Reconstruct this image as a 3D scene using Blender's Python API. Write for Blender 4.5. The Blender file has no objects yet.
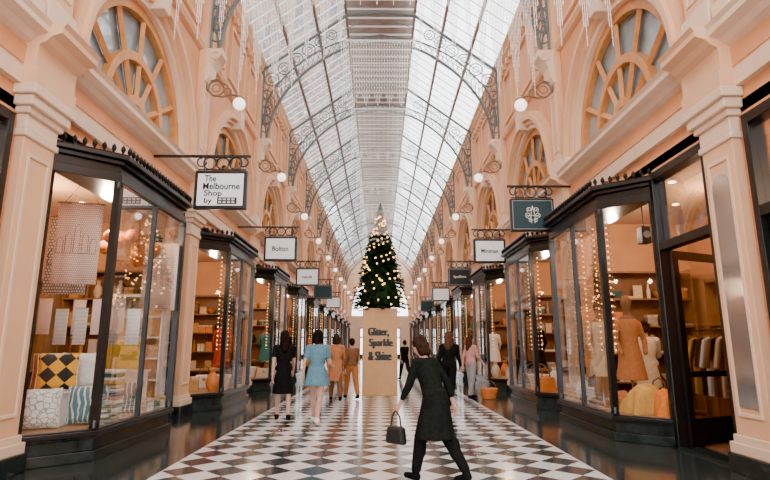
import bpy, math, random
from mathutils import Vector, Matrix
random.seed(7)
SC=bpy.context.scene; COL=SC.collection; PI=math.pi
def R(d): return math.radians(d)
ORD=['nearest','second','third','fourth','fifth','sixth','seventh','eighth','ninth','tenth','eleventh','twelfth','thirteenth']
# ------------------------------------------------------------------ materials
MC={}
def mat(name,col,rough=.5,metal=0,var=0,scale=8,bump=0,es=0,coat=0,bscale=60):
    if name in MC: return MC[name]
    m=bpy.data.materials.new(name); m.use_nodes=True; N=m.node_tree.nodes; L=m.node_tree.links
    b=N['Principled BSDF']; b.inputs['Base Color'].default_value=(*col,1); b.inputs['Roughness'].default_value=rough; b.inputs['Metallic'].default_value=metal
    if rough>=.8: b.inputs['Specular IOR Level'].default_value=.08
    if coat: b.inputs['Coat Weight'].default_value=coat
    tc=N.new('ShaderNodeTexCoord')
    if var:
        n=N.new('ShaderNodeTexNoise'); n.inputs['Scale'].default_value=scale; n.inputs['Detail'].default_value=4
        r=N.new('ShaderNodeValToRGB'); r.color_ramp.elements[0].position=.3; r.color_ramp.elements[1].position=.7
        r.color_ramp.elements[0].color=(*[c*(1-var) for c in col],1); r.color_ramp.elements[1].color=(*[min(1,c*(1+var)) for c in col],1)
        L.new(tc.outputs['Object'],n.inputs['Vector']); L.new(n.outputs['Fac'],r.inputs['Fac']); L.new(r.outputs['Color'],b.inputs['Base Color'])
    if bump:
        n2=N.new('ShaderNodeTexNoise'); n2.inputs['Scale'].default_value=bscale; bp=N.new('ShaderNodeBump'); bp.inputs['Strength'].default_value=bump; bp.inputs['Distance'].default_value=.01
        L.new(tc.outputs['Object'],n2.inputs['Vector']); L.new(n2.outputs['Fac'],bp.inputs['Height']); L.new(bp.outputs['Normal'],b.inputs['Normal'])
    if es:
        b.inputs['Emission Color'].default_value=(*col,1); b.inputs['Emission Strength'].default_value=es
    MC[name]=m; return m
def glassmat(name,tint,ior=1.45,rough=.02,body=None,bodyfac=0,refl=1):
    m=bpy.data.materials.new(name); m.use_nodes=True; N=m.node_tree.nodes; L=m.node_tree.links
    N.remove(N['Principled BSDF']); out=N['Material Output']
    t=N.new('ShaderNodeBsdfTransparent'); t.inputs[0].default_value=(*tint,1)
    g=N.new('ShaderNodeBsdfGlossy'); g.inputs['Roughness'].default_value=rough; g.inputs[0].default_value=(.95,.97,1,1)
    f=N.new('ShaderNodeFresnel'); f.inputs[0].default_value=ior
    mu=N.new('ShaderNodeMath'); mu.operation='MULTIPLY'; mu.inputs[1].default_value=refl; L.new(f.outputs[0],mu.inputs[0])
    mx=N.new('ShaderNodeMixShader'); L.new(mu.outputs[0],mx.inputs[0]); L.new(t.outputs[0],mx.inputs[1]); L.new(g.outputs[0],mx.inputs[2])
    last=mx
    if body:
        d=N.new('ShaderNodeBsdfTranslucent'); d.inputs[0].default_value=(*body,1)
        m2=N.new('ShaderNodeMixShader'); m2.inputs[0].default_value=bodyfac; L.new(mx.outputs[0],m2.inputs[1]); L.new(d.outputs[0],m2.inputs[2]); last=m2
    L.new(last.outputs[0],out.inputs[0]); MC[name]=m; return m
def patmat(name,c1,c2,kind='wave',scale=12,rough=.8,rot=0):
    m=bpy.data.materials.new(name); m.use_nodes=True; N=m.node_tree.nodes; L=m.node_tree.links; b=N['Principled BSDF']; b.inputs['Roughness'].default_value=rough
    tc=N.new('ShaderNodeTexCoord'); mp=N.new('ShaderNodeMapping'); mp.inputs['Rotation'].default_value=(0,rot,0); L.new(tc.outputs['Object'],mp.inputs['Vector'])
    r=N.new('ShaderNodeValToRGB'); r.color_ramp.interpolation='CONSTANT'; r.color_ramp.elements[0].color=(*c1,1); r.color_ramp.elements[1].color=(*c2,1); r.color_ramp.elements[1].position=.5
    if kind=='wave':
        w=N.new('ShaderNodeTexWave'); w.inputs['Scale'].default_value=scale; w.inputs['Distortion'].default_value=6; w.inputs['Detail'].default_value=2; L.new(mp.outputs[0],w.inputs['Vector']); L.new(w.outputs['Fac'],r.inputs[0]); r.color_ramp.elements[1].position=.8
    elif kind=='brick':
        r.color_ramp.elements[1].position=.5; sp=N.new('ShaderNodeSeparateXYZ'); cb=N.new('ShaderNodeCombineXYZ'); L.new(mp.outputs[0],sp.inputs[0]); L.new(sp.outputs[0],cb.inputs[0]); L.new(sp.outputs[2],cb.inputs[1])
        w=N.new('ShaderNodeTexBrick'); w.inputs['Scale'].default_value=scale; w.inputs['Mortar Size'].default_value=.035; w.inputs['Color1'].default_value=(1,1,1,1); w.inputs['Color2'].default_value=(1,1,1,1); w.inputs['Mortar'].default_value=(0,0,0,1); w.inputs['Brick Width'].default_value=.3; w.inputs['Row Height'].default_value=.34
        L.new(cb.outputs[0],w.inputs['Vector']); L.new(w.outputs['Color'],r.inputs[0])
    elif kind=='vor':
        w=N.new('ShaderNodeTexVoronoi'); w.inputs['Scale'].default_value=scale; w.feature='DISTANCE_TO_EDGE'; L.new(mp.outputs[0],w.inputs['Vector']); L.new(w.outputs['Distance'],r.inputs[0]); r.color_ramp.elements[1].position=.06
    else:
        w=N.new('ShaderNodeTexChecker'); w.inputs['Scale'].default_value=scale; L.new(mp.outputs[0],w.inputs['Vector']); L.new(w.outputs['Fac'],r.inputs[0])
    L.new(r.outputs[0],b.inputs['Base Color']); MC[name]=m; return m
PEACH=mat('peach_paint',(.76,.355,.165),.6,var=.1,scale=1.5,bump=.1)
PEACHL=mat('pale_peach_paint',(.81,.485,.285),.55,var=.06,scale=2)
CREAM=mat('cream_paint',(.83,.61,.44),.5,var=.05,scale=3)
WHITEP=mat('white_paint',(.84,.84,.83),.45,var=.03)
BLACKP=mat('black_gloss_timber',(.007,.010,.011),.3,coat=.1,var=.2,scale=3)
MARBLE=mat('dark_green_marble',(.02,.032,.032),.2,var=.5,scale=5,coat=.2)
WOOD=mat('tan_window_timber',(.62,.27,.08),.45,var=.15,scale=6)
IRON=mat('painted_roof_iron',(.13,.155,.15),.5,var=.1)
BRONZE=mat('dark_bronze',(.05,.04,.035),.35,metal=.7)
GILT=mat('bracket_paint',(.24,.15,.09),.4,metal=.2,var=.1)
PURLIN=mat('brown_purlin',(.30,.21,.17),.6,var=.1)
RIDGE=mat('ridge_boards',(.30,.22,.18),.7,var=.2,scale=3)
GLOBE=mat('opal_globe',(1,.93,.82),.3,es=3)
WGLASS=mat('arched_pane',(.25,.32,.35),.05,var=.6,scale=.9,coat=.6)
MIRROR=mat('pale_mirror',(.62,.60,.58),.12,metal=.8,var=.2,scale=2)
SHOPW=mat('shop_plaster',(.62,.34,.17),.7,var=.1,scale=2)
SHOPC=mat('shop_ceiling_paint',(.6,.41,.28),.7,var=.03)
SHOPF=mat('shop_timber_floor',(.22,.12,.07),.35,var=.3,scale=6)
OAK=mat('oak_shelf',(.30,.155,.07),.45,var=.2,scale=5)
GRANITE=mat('border_granite',(.028,.036,.034),.11,var=.5,scale=30)
KRAFT=mat('gold_kraft_board',(.56,.31,.125),.45,var=.06,scale=4,metal=.1)
INK=mat('black_lettering',(.006,.006,.006),.5,var=.05)
GLASS=glassmat('shop_glass',(.97,.98,.97),refl=.45)
ROOFG=glassmat('roof_glass',(.97,.98,.99),body=(.9,.95,.97),bodyfac=.1)
SKIN=mat('skin',(.60,.33,.23),.55,var=.06,scale=12)
EYE=mat('eye_dark',(.02,.015,.012),.1,var=.1); LIP=mat('lips',(.45,.13,.12),.4,var=.05)
GB=mat('warm_fairy_light',(1,.5,.16),.3,es=9)
CL={'white':(.78,.75,.70),'orange':(.72,.22,.04),'yellow':(.8,.5,.05),'brown':(.2,.09,.045),'teal':(.04,.16,.16),'black':(.012,.012,.012),'grey':(.3,.3,.3),
    'red':(.35,.05,.03),'green':(.05,.13,.06),'gold':(.6,.33,.09),'pink':(.6,.3,.26),'blue':(.07,.14,.26),'cream':(.7,.53,.36),'rust':(.42,.15,.05)}
def cm(c): return mat(c+'_goods',CL[c],.5,var=.12,scale=14)
def cf(c): return mat(c+'_cloth',CL[c],.85,var=.12,scale=20,bump=.3,bscale=200)
# ------------------------------------------------------------------ mesh builder
class MB:
    def __init__(s): s.v=[]; s.f=[]
    def add(s,vs,fs):
        o=len(s.v); s.v+= [tuple(p) for p in vs]; s.f+=[[i+o for i in f] for f in fs]; return s
    def box(s,x0,x1,y0,y1,z0,z1):
        if x0>x1:x0,x1=x1,x0
        return s.add([(x0,y0,z0),(x1,y0,z0),(x1,y1,z0),(x0,y1,z0),(x0,y0,z1),(x1,y0,z1),(x1,y1,z1),(x0,y1,z1)],[(0,3,2,1),(4,5,6,7),(0,1,5,4),(1,2,6,5),(2,3,7,6),(3,0,4,7)])
    def prism(s,poly,ax,a,b):
        n=len(poly)
        def P(p,t):
            return {'x':(t,p[0],p[1]),'y':(p[0],t,p[1]),'z':(p[0],p[1],t)}[ax]
        vs=[P(p,a) for p in poly]+[P(p,b) for p in poly]
        return s.add(vs,[list(range(n))[::-1],list(range(n,2*n))]+[(i,(i+1)%n,n+(i+1)%n,n+i) for i in range(n)])
    def tube(s,pts,r,n=6,closed=False):
        P=[Vector(p) for p in pts]; m=len(P); rs=r if isinstance(r,(list,tuple)) else [r]*m
        T=[]
        for i in range(m):
            a=P[(i-1)%m] if (closed or i>0) else P[i]; b=P[(i+1)%m] if (closed or i<m-1) else P[i]
            d=(b-a); T.append(d.normalized() if d.length>1e-9 else Vector((0,0,1)))
        u=T[0].orthogonal().normalized(); vs=[];fs=[]
        for i in range(m):
            u=(u-T[i]*u.dot(T[i])); u=u.normalized() if u.length>1e-6 else T[i].orthogonal().normalized()
            w=T[i].cross(u)
            for k in range(n):
                a=2*PI*k/n+PI/n; vs.append(P[i]+(u*math.cos(a)+w*math.sin(a))*rs[i])
        for i in range(m if closed else m-1):
            j=(i+1)%m
            for k in range(n): fs.append((i*n+k,i*n+(k+1)%n,j*n+(k+1)%n,j*n+k))
        if not closed: fs+= [list(range(n))[::-1],[ (m-1)*n+k for k in range(n)]]
        return s.add(vs,fs)
    def ringt(s,c,r,tr,axis='y',n=16,a0=0,a1=360,m=6):
        full=abs(a1-a0)>=360; k=n if full else n+1; pts=[]
        for i in range(k):
            a=R(a0+(a1-a0)*i/n); x,z=r*math.cos(a),r*math.sin(a)
            pts.append({'y':(c[0]+x,c[1],c[2]+z),'x':(c[0],c[1]+x,c[2]+z),'z':(c[0]+x,c[1]+z,c[2])}[axis])
        return s.tube(pts,tr,m,closed=full)
    def arcx(s,r0,r1,x0,x1,zc=0,n=28,a0=0,a1=180):
        vs=[];fs=[]
        for i in range(n+1):
            a=R(a0+(a1-a0)*i/n); c,q=math.cos(a),math.sin(a)
            vs+=[(x0,r0*c,zc+r0*q),(x0,r1*c,zc+r1*q),(x1,r1*c,zc+r1*q),(x1,r0*c,zc+r0*q)]
        for i in range(n):
            o=i*4
            for k in range(4): fs.append((o+k,o+(k+1)%4,o+4+(k+1)%4,o+4+k))
        fs+=[(0,1,2,3),(n*4+3,n*4+2,n*4+1,n*4)]
        return s.add(vs,fs)
    def lathe(s,prof,n=16,o=(0,0,0)):
        vs=[];fs=[]; m=len(prof)
        for r,z in prof:
            for k in range(n): a=2*PI*k/n; vs.append((o[0]+r*math.cos(a),o[1]+r*math.sin(a),o[2]+z))
        for i in range(m-1):
            for k in range(n): fs.append((i*n+k,i*n+(k+1)%n,(i+1)*n+(k+1)%n,(i+1)*n+k))
        fs+=[list(range(n))[::-1],[(m-1)*n+k for k in range(n)]]
        return s.add(vs,fs)
    def ell(s,c,r,M=None,n=14,m=9):
        vs=[];fs=[]; c=Vector(c)
        if not isinstance(r,(tuple,list)): r=(r,r,r)
        for i in range(1,m):
            p=PI*i/m
            for k in range(n):
                a=2*PI*k/n; q=Vector((r[0]*math.sin(p)*math.cos(a),r[1]*math.sin(p)*math.sin(a),r[2]*math.cos(p)))
                vs.append(c+(M@q if M else q))
        t=Vector((0,0,r[2])); 
        if M: t=M@t
        vs+=[c+t,c-t]; T=len(vs)-2
        for i in range(m-2):
            for k in range(n): fs.append((i*n+k,(i+1)*n+k,(i+1)*n+(k+1)%n,i*n+(k+1)%n))
        for k in range(n): fs+=[(T,k,(k+1)%n),(T+1,(m-2)*n+(k+1)%n,(m-2)*n+k)]
        return s.add(vs,fs)
    def cap(s,p0,p1,r0,r1,n=12,m=4):
        p0=Vector(p0);p1=Vector(p1); d=(p1-p0); d=d.normalized() if d.length>1e-6 else Vector((0,0,1)); pts=[];rs=[]
        for i in range(m+1):
            a=-PI/2+PI/2*i/m; pts.append(p0+d*r0*math.sin(a)); rs.append(max(1e-4,r0*math.cos(a)))
        for i in range(m+1):
            a=PI/2*i/m; pts.append(p1+d*r1*math.sin(a)); rs.append(max(1e-4,r1*math.cos(a)))
        u=d.orthogonal().normalized(); w=d.cross(u); vs=[];fs=[]; M_=len(pts)
        for P,r in zip(pts,rs):
            for k in range(n): a=2*PI*k/n; vs.append(P+(u*math.cos(a)+w*math.sin(a))*r)
        for i in range(M_-1):
            for k in range(n): fs.append((i*n+k,i*n+(k+1)%n,(i+1)*n+(k+1)%n,(i+1)*n+k))
        fs+=[list(range(n))[::-1],[(M_-1)*n+k for k in range(n)]]
        return s.add(vs,fs)
    def mesh(s,name,m,smooth=False):
        me=bpy.data.meshes.new(name); me.from_pydata(s.v,[],s.f); me.update()
        if smooth:
            me.polygons.foreach_set('use_smooth',[True]*len(me.polygons))
            try: me.set_sharp_from_angle(angle=R(40))
            except Exception: pass
        if m: me.materials.append(m)
        return me
    def build(s,name,m,parent=None,smooth=False,bevel=0,loc=None):
        o=bpy.data.objects.new(name,s.mesh(name,m,smooth)); COL.objects.link(o)
        if parent: o.parent=parent
        if loc: o.location=loc
        if bevel:
            b=o.modifiers.new('Bevel','BEVEL'); b.width=bevel; b.segments=2; b.limit_method='ANGLE'
        return o
def tag(o,label,cat,group=None,kind=None):
    o['label']=label
    if cat: o['category']=cat
    if group: o['group']=group
    if kind: o['kind']=kind
    return o
def thing(name,label,cat,loc=(0,0,0),rz=0,group=None):
    o=bpy.data.objects.new(name,None); COL.objects.link(o); o.empty_display_size=.1
    o.location=loc; o.rotation_euler=(0,0,rz); return tag(o,label,cat,group)
def struct(o,label=None):
    o['kind']='structure'
    if label: o['label']=label
    return o
def dup(root,loc,label,rz=None,group=None,sx=None,scale=None):
    r=root.copy(); COL.objects.link(r); r.location=loc; r['label']=label
    if rz is not None: r.rotation_euler=(0,0,rz)
    if group: r['group']=group
    if sx is not None: r.scale=(sx,r.scale[1],r.scale[2])
    if scale: r.scale=scale
    for ch in root.children:
        c=ch.copy(); COL.objects.link(c); c.parent=r
        for g in ch.children:
            d=g.copy(); COL.objects.link(d); d.parent=c
    return r
def text(name,body,w,h,m,parent,c,bold=.0,fat=0):
    cu=bpy.data.curves.new('t','FONT'); cu.body=body; cu.size=1; cu.offset=bold; cu.extrude=.004; cu.resolution_u=4
    ob=bpy.data.objects.new('t',cu); COL.objects.link(ob); bpy.context.view_layer.update()
    me=bpy.data.meshes.new_from_object(ob.evaluated_get(bpy.context.evaluated_depsgraph_get())); bpy.data.objects.remove(ob)
    xs=[v.co.x for v in me.vertices]; ys=[v.co.y for v in me.vertices]; W=max(xs)-min(xs); H=max(ys)-min(ys)
    sx=(w-fat)/W; sy=h/H; b=MB(); V=[((v.co.x-(max(xs)+min(xs))/2)*sx,(v.co.y-(max(ys)+min(ys))/2)*sy,v.co.z) for v in me.vertices]; F=[list(p.vertices) for p in me.polygons]
    bpy.data.meshes.remove(me)
    ks=[0] if not fat else [-fat/2+fat*i/5 for i in range(6)]
    for i,q in enumerate(ks): b.add([(c[0]+x+q,c[1]+z-.0004*i,c[2]+y) for x,y,z in V],F)
    return b.build(name,m,parent)
# ------------------------------------------------------------------ dimensions
W=4.1; P0=.6; MOD=5.3; NM=12; YS=-4.7; YE=P0+MOD*NM; EAVE=10.75
PY=[P0+MOD*k for k in range(NM+1)]
AY,AZ=1.15,1.28
# ------------------------------------------------------------------ camera
cd=bpy.data.cameras.new('camera'); cam=bpy.data.objects.new('camera',cd); COL.objects.link(cam); SC.camera=cam
cd.sensor_width=36; cd.lens=36*530/770; cd.clip_end=300; cam.location=(0,0,1.35); cam.rotation_euler=(R(101.4),0,R(-.54))
# ------------------------------------------------------------------ floor
m=bpy.data.materials.new('chequer_marble'); m.use_nodes=True; N=m.node_tree.nodes; L=m.node_tree.links; b=N['Principled BSDF']
tc=N.new('ShaderNodeTexCoord'); mp=N.new('ShaderNodeMapping'); mp.inputs['Rotation'].default_value=(0,0,PI/4); ck=N.new('ShaderNodeTexChecker'); ck.inputs['Scale'].default_value=1/.342
ck.inputs['Color1'].default_value=(.80,.79,.77,1); ck.inputs['Color2'].default_value=(.05,.055,.055,1)
no=N.new('ShaderNodeTexNoise'); no.inputs['Scale'].default_value=6; no.inputs['Detail'].default_value=6
mx=N.new('ShaderNodeMix'); mx.data_type='RGBA'; mx.blend_type='MULTIPLY'; mx.inputs['Factor'].default_value=.25
L.new(tc.outputs['Object'],mp.inputs[0]); L.new(mp.outputs[0],ck.inputs['Vector']); L.new(tc.outputs['Object'],no.inputs['Vector'])
L.new(ck.outputs['Color'],mx.inputs[6]); L.new(no.outputs['Fac'],mx.inputs[7]); L.new(mx.outputs[2],b.inputs['Base Color']); b.inputs['Roughness'].default_value=.14
CHK=m
struct(MB().box(-2.42,2.42,YS,YE,-.1,0).build('floor',CHK),'diagonal black and white marble chequer floor')
for sx,nm in ((-1,'left'),(1,'right')):
    struct(MB().box(sx*2.42,sx*(W+.35),YS,YE,-.1,0).build('floor_'+nm,GRANITE),'polished dark granite border of the floor')
    struct(MB().box(sx*(W+.35),sx*6.7,YS,YE,-.1,.02).build('floor_shops_'+nm,SHOPF))
# ------------------------------------------------------------------ walls
def wall(sx,nm):
    b=MB()
    for k in range(-1,NM):
        y0=P0+MOD*k; yc=y0+MOD/2; r=1.74*AY; rz=1.74*AZ
        poly=[(y0,5.1),(yc-r,5.1)]+[(yc-r*math.cos(PI*i/28),5.1+rz*math.sin(PI*i/28)) for i in range(1,28)]+[(yc+r,5.1),(y0+MOD,5.1),(y0+MOD,EAVE),(y0,EAVE)]
        b.prism(poly,'x',sx*W,sx*(W+.3)); b.box(sx*W,sx*(W+.3),y0,y0+MOD,3.92,5.1)
    b.box(sx*W,sx*(W+.3),YS,P0-.35,0,3.92)
    for y in PY: b.box(sx*W,sx*(W+.3),y-.35,min(y+.35,YE),0,3.92)
    struct(b.build('wall_'+nm,PEACH),'peach painted arcade wall')
    b=MB()
    for y in PY: b.box(sx*(W+.3),sx*6.6,y-.08,y+.08,.02,3.95)
    b.box(sx*6.6,sx*6.8,YS,YE,.02,3.95)
    struct(b.build('wall_shops_'+nm,SHOPW))
    struct(MB().box(sx*(W+.0),sx*6.8,YS,YE,3.96,4.1).build('ceiling_shops_'+nm,SHOPC))
    def prof(d): return [(0,4.25),(-.08-d,4.25),(-.08-d,4.45),(-.05-d,4.47),(-.05-d,4.74),(-.13-d,4.78),(-.18-d,4.84),(-.30-d,4.88),(-.30-d,4.95),(-.34-d,5.0),(0,5.0)]
    t=MB().prism([(sx*(W+x),z) for x,z in prof(0)],'y',YS,YE); struct(t.build('trim_'+('1' if sx<0 else '2'),CREAM),'projecting cream cornice over the shopfronts')
    t=MB().prism([(sx*(W+x),z) for x,z in [(0,4.5),(-.07,4.5),(-.07,4.72),(0,4.72)]],'y',YS,YE); struct(t.build('trim_'+('5' if sx<0 else '6'),PEACH),'peach frieze band below the cornice')
    t=MB().prism([(sx*(W+x),z) for x,z in [(0,10.3),(-.06,10.3),(-.06,10.42),(-.16,10.5),(-.16,10.6),(-.24,10.68),(-.24,10.76),(0,10.76)]],'y',YS,YE)
    t.prism([(sx*(W+x),z) for x,z in [(0,7.95),(-.09,7.97),(-.14,8.05),(-.14,8.12),(0,8.16)]],'y',YS,YE)
    for k in range(1,NM):
        for j in (.95,2.65,4.35):
            y=PY[k]+j; w=.5 if j!=2.65 else .75
            for a,b_,c,d in ((y-w,y+w,8.4,8.5),(y-w,y+w,9.9,10.0),(y-w,y-w+.09,8.5,9.9),(y+w-.09,y+w,8.5,9.9)): t.box(sx*W,sx*(W-.07),a,b_,c,d)
        for j in range(12):
            y=PY[k]+.45+j*.4; t.box(sx*W,sx*(W-.16),y-.06,y+.06,10.1,10.3)
    struct(t.build('trim_'+('3' if sx<0 else '4'),PEACHL),'upper cornice and wall mouldings')
    t=MB().box(sx*(W-.0),sx*(W-.06),YS,P0-.35,0,.3); struct(t.build('baseboard_'+nm,MARBLE))
    return prof
prof=wall(-1,'left'); wall(1,'right')
b=MB()
b.prism([(-6.6,0),(-2.4,0),(-2.4,3.6),(2.4,3.6),(2.4,0),(6.6,0),(6.6,5.0),(-6.6,5.0)],'y',YE,YE+.3)
b.prism([(3.4,5.0)]+[(3.4*math.cos(PI*i/20),5.0+5.2*math.sin(PI*i/20)) for i in range(1,20)]+[(-3.4,5.0),(-6.6,5.0),(-6.6,EAVE),(0,13.4),(6.6,EAVE),(6.6,5.0)],'y',YE,YE+.3)
struct(b.build('wall_end',CREAM),'far end wall with tall open archway')
t=bpy.data.objects.new('door_60',None); COL.objects.link(t); t.location=(0,YE+.05,0); struct(t,'black framed glazed end doors')
b=MB()
for x in (-2.38,-1.5,-.75,0,.75,1.5,2.38): b.box(x-.06,x+.06,0,.1,0,3.58)
b.box(-2.4,2.4,0,.1,2.4,2.55).box(-2.4,2.4,0,.1,3.45,3.6).box(-2.4,2.4,0,.1,0,.5); b.build('door_frame',BLACKP,t)
# ------------------------------------------------------------------ pilasters
pil=thing('pilaster','peach pilaster with cream panel','pilaster',(W,PY[0],0))
MB().box(-.2,0,-.36,.36,0,.2).build('plinth',MARBLE,pil,bevel=.01)
MB().box(-.18,0,-.34,.34,.2,.32).box(-.15,0,-.31,.31,.32,.4).build('base_moulding',CREAM,pil,bevel=.012)
sh=MB().box(-.12,0,-.28,.28,.4,3.67).build('shaft',PEACHL,pil,bevel=.01)
MB().box(-.14,-.12,-.2,-.16,.6,3.5).box(-.14,-.12,.16,.2,.6,3.5).box(-.14,-.12,-.16,.16,.6,.64).box(-.14,-.12,-.16,.16,3.46,3.5).build('panel_moulding',CREAM,sh,bevel=.005)
MB().box(-.15,0,-.31,.31,3.67,3.75).box(-.13,0,-.29,.29,3.75,3.93).box(-.17,0,-.33,.33,3.93,4.01).box(-.22,0,-.37,.37,4.01,4.13).box(-.26,0,-.41,.41,4.13,4.25).build('capital',CREAM,pil,bevel=.015)
MB().prism(prof(.16),'y',-.38,.38).build('entablature_block',PEACHL,pil)
upp=thing('upper_pilaster','peach upper pilaster between arched windows','pilaster',(W,PY[0],5.0))
MB().box(-.22,0,-.32,.32,0,.35).box(-.19,0,-.29,.29,.35,.45).build('base_moulding',CREAM,upp,bevel=.012)
sh=MB().box(-.15,0,-.24,.24,.45,5.3).build('shaft',PEACHL,upp,bevel=.01)
c=MB(); cp=[(0,2.2),(-.18,2.22),(-.24,2.35),(-.28,2.6),(-.4,2.8),(-.5,2.88),(-.5,3.02),(0,3.02)]; c.prism(cp,'y',-.2,.2); c.ringt((-.36,-.21,2.84),.09,.025).ringt((-.36,.21,2.84),.09,.025); c.build('console',CREAM,upp,bevel=.01)
MB().box(-.17,-.15,-.17,-.13,.6,2.0).box(-.17,-.15,.13,.17,.6,2.0).box(-.17,-.15,-.13,.13,.6,.64).box(-.17,-.15,-.13,.13,1.96,2).build('panel_moulding',CREAM,sh,bevel=.005)
# arched window
win=bpy.data.objects.new('window_1',None); COL.objects.link(win); win['kind']='structure'; win['label']='arched fanlight window with tan timber bars'; win.scale=(1,AY,AZ)
MB().arcx(1.74,1.82,-.1,.02).arcx(1.82,1.9,-.2,.0).arcx(1.9,1.99,-.13,0).build('archivolt',PEACHL,win)
MB().arcx(1.64,1.74,-.02,.24).build('arch_reveal',CREAM,win)
MB().arcx(1.5,1.64,.08,.22).arcx(.84,.96,.08,.22).arcx(.26,.38,.08,.22).box(.06,.22,-1.64,1.64,0,.1).build('timber_frame',WOOD,win)
g=MB()
for a in range(0,181,30):
    c_,s_=math.cos(R(a)),math.sin(R(a)); g.tube([(.14,.34*c_,.34*s_+.02),(.14,1.6*c_,1.6*s_+.02)],.055,4)
g.build('glazing_bars',WOOD,win)
MB().arcx(.001,1.64,.2,.21).build('pane',WGLASS,win)
MB().prism([(-.11,1.66),(.11,1.66),(.17,2.1),(-.17,2.1)],'x',-.28,0).build('keystone',CREAM,win,bevel=.015)
MB().box(-.2,.0,-1.99,1.99,-.06,0).build('window_sill',CREAM,win,bevel=.01)
MB().box(-.22,0,-1.99,-1.73,0,.13).box(-.22,0,1.73,1.99,0,.13).build('impost_block',CREAM,win,bevel=.01)
# wall lamp
lamp=thing('wall_lamp','bracket lamp','wall lamp',(W,0,0))
MB().lathe([(.09,0),(.09,.02),(.05,.04)],16).build('backplate',GILT,lamp,smooth=True)
bp=lamp.children[0]; bp.rotation_euler=(0,-PI/2,0); bp.location=(-.15,0,0)
g=MB(); g.tube([(-.16,0,-.05),(-.3,0,-.2),(-.5,0,-.23),(-.72,0,-.18),(-.88,0,-.2)],.022,8); g.ringt((-.36,0,-.02),.18,.018).ringt((-.36,0,-.02),.09,.012); g.ringt((-.62,0,-.1),.085,.014); g.tube([(-.16,0,.14),(-.35,0,.2),(-.6,0,.05),(-.72,0,-.18)],.016,8)
g.build('scroll_arm',GILT,lamp,smooth=True)
MB().lathe([(.1,0),(.11,.02),(.06,.08),(.02,.1)],16,(-.9,0,-.28)).build('gallery',GILT,lamp,smooth=True)
MB().ell((-.9,0,-.4),.14,n=20,m=12).build('globe',GLOBE,lamp,smooth=True)
for k in range(NM+1):
    for sx,sd in ((-1,'left'),(1,'right')):
        on=ORD[k]
        p_=dup(pil,(sx*W,PY[k],0),f'{on} peach pilaster with cream panel between shopfronts on the {sd}',sx=sx,group=f'pilasters along the {sd} wall')
        if k==1 and sx==1:
            b=MB(); b.prism([(-.15,.7),(.15,.7),(.15,3.15)]+[(.15*math.cos(PI*i/10),3.15+.18*math.sin(PI*i/10)) for i in range(1,10)]+[(-.15,3.15)],'x',-.135,-.12); q=b.build('mirror_panel',MIRROR,p_); q['label']='narrow arched mirror panel'
            p_['label']='near right peach pilaster with a narrow arched mirror panel'
        if k>=1:
            dup(upp,(sx*W,PY[k],5.0),f'{on} upper peach pilaster above the cornice on the {sd}',sx=sx,group=f'upper pilasters along the {sd} wall')
        if k>=2 and k<NM:
            dup(lamp,(sx*W,PY[k],7.15),f'{ORD[k-2]} scroll bracket lamp with white globe on {sd} wall',sx=sx,group=f'globe lamps along the {sd} wall')
wn=1
for k in range(0,NM):
    for sx in (-1,1):
        w_=dup(win,(sx*W,PY[k]+MOD/2,5.1),'arched fanlight window above the cornice with tan timber bars',sx=sx); w_.name=f'window_{wn+1}'; wn+=1
def kill(root):
    for ch in list(root.children):
        for g_ in list(ch.children): bpy.data.objects.remove(g_)
        bpy.data.objects.remove(ch)
    bpy.data.objects.remove(root)
for r_ in (pil,upp,win,lamp): kill(r_)
# ------------------------------------------------------------------ roof
RX,RZ=1.2,12.87
g=MB()
for sx in (-1,1): g.add([(sx*W,YS,EAVE),(sx*RX,YS,RZ),(sx*RX,YE,RZ),(sx*W,YE,EAVE)],[(0,1,2,3)]); g.add([(sx*RX,YS,RZ),(sx*RX,YS,13.3),(sx*RX,YE,13.3),(sx*RX,YE,RZ)],[(0,1,2,3)])
ceil=struct(g.build('ceiling',ROOFG),'pitched glass roof')
g=MB(); n=int((YE-YS)/.53)
for i in range(n+1):
    y=YS+i*.53
    for sx in (-1,1): g.tube([(sx*W,y,EAVE-.02),(sx*RX,y,RZ-.02)],.02,4)
g.build('glazing_bars',WHITEP,ceil)
g=MB()
for i in range(n+1): y=YS+i*.53; g.box(-RX,RX,y-.02,y+.02,13.22,13.28)
g.build('ridge_battens',WHITEP,ceil)
g=MB()
for sx in (-1,1):
    for t in (.0,.34,.67,1): x=W+(RX-W)*t; z=EAVE+(RZ-EAVE)*t-.06; g.box(sx*x-.045,sx*x+.045,YS,YE,z-.07,z+.04)
g.build('purlins',PURLIN,ceil)
MB().box(-RX-.1,RX+.1,YS,YE,13.3,13.36).build('ridge_boards',RIDGE,ceil)
# truss
tr=thing('roof_truss','truss','roof truss',(0,0,0))
def smooth_pts(pts,n=8):
    out=[]; P=[Vector((p[0],0,p[1])) for p in pts]; P=[P[0]*2-P[1]]+P+[P[-1]*2-P[-2]]
    for i in range(1,len(P)-2):
        for j in range(n):
            t=j/n; a,b_,c,d=P[i-1],P[i],P[i+1],P[i+2]
            out.append(.5*((2*b_)+(-a+c)*t+(2*a-5*b_+4*c-d)*t*t+(-a+3*b_-3*c+d)*t**3))
    out.append(P[-2]); return out
inner=smooth_pts([(3.75,8.05),(3.55,9.0),(3.1,9.85),(2.3,10.7),(1.25,11.35),(0,11.6)],6)
def resamp(pts,n):
    L_=[0]
    for a,b_ in zip(pts,pts[1:]): L_.append(L_[-1]+(b_-a).length)
    out=[]
    for i in range(n+1):
        t=L_[-1]*i/n; j=0
        while j<len(L_)-2 and L_[j+1]<t: j+=1
        f=(t-L_[j])/max(1e-9,L_[j+1]-L_[j]); out.append(pts[j].lerp(pts[j+1],f))
    return out
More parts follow.
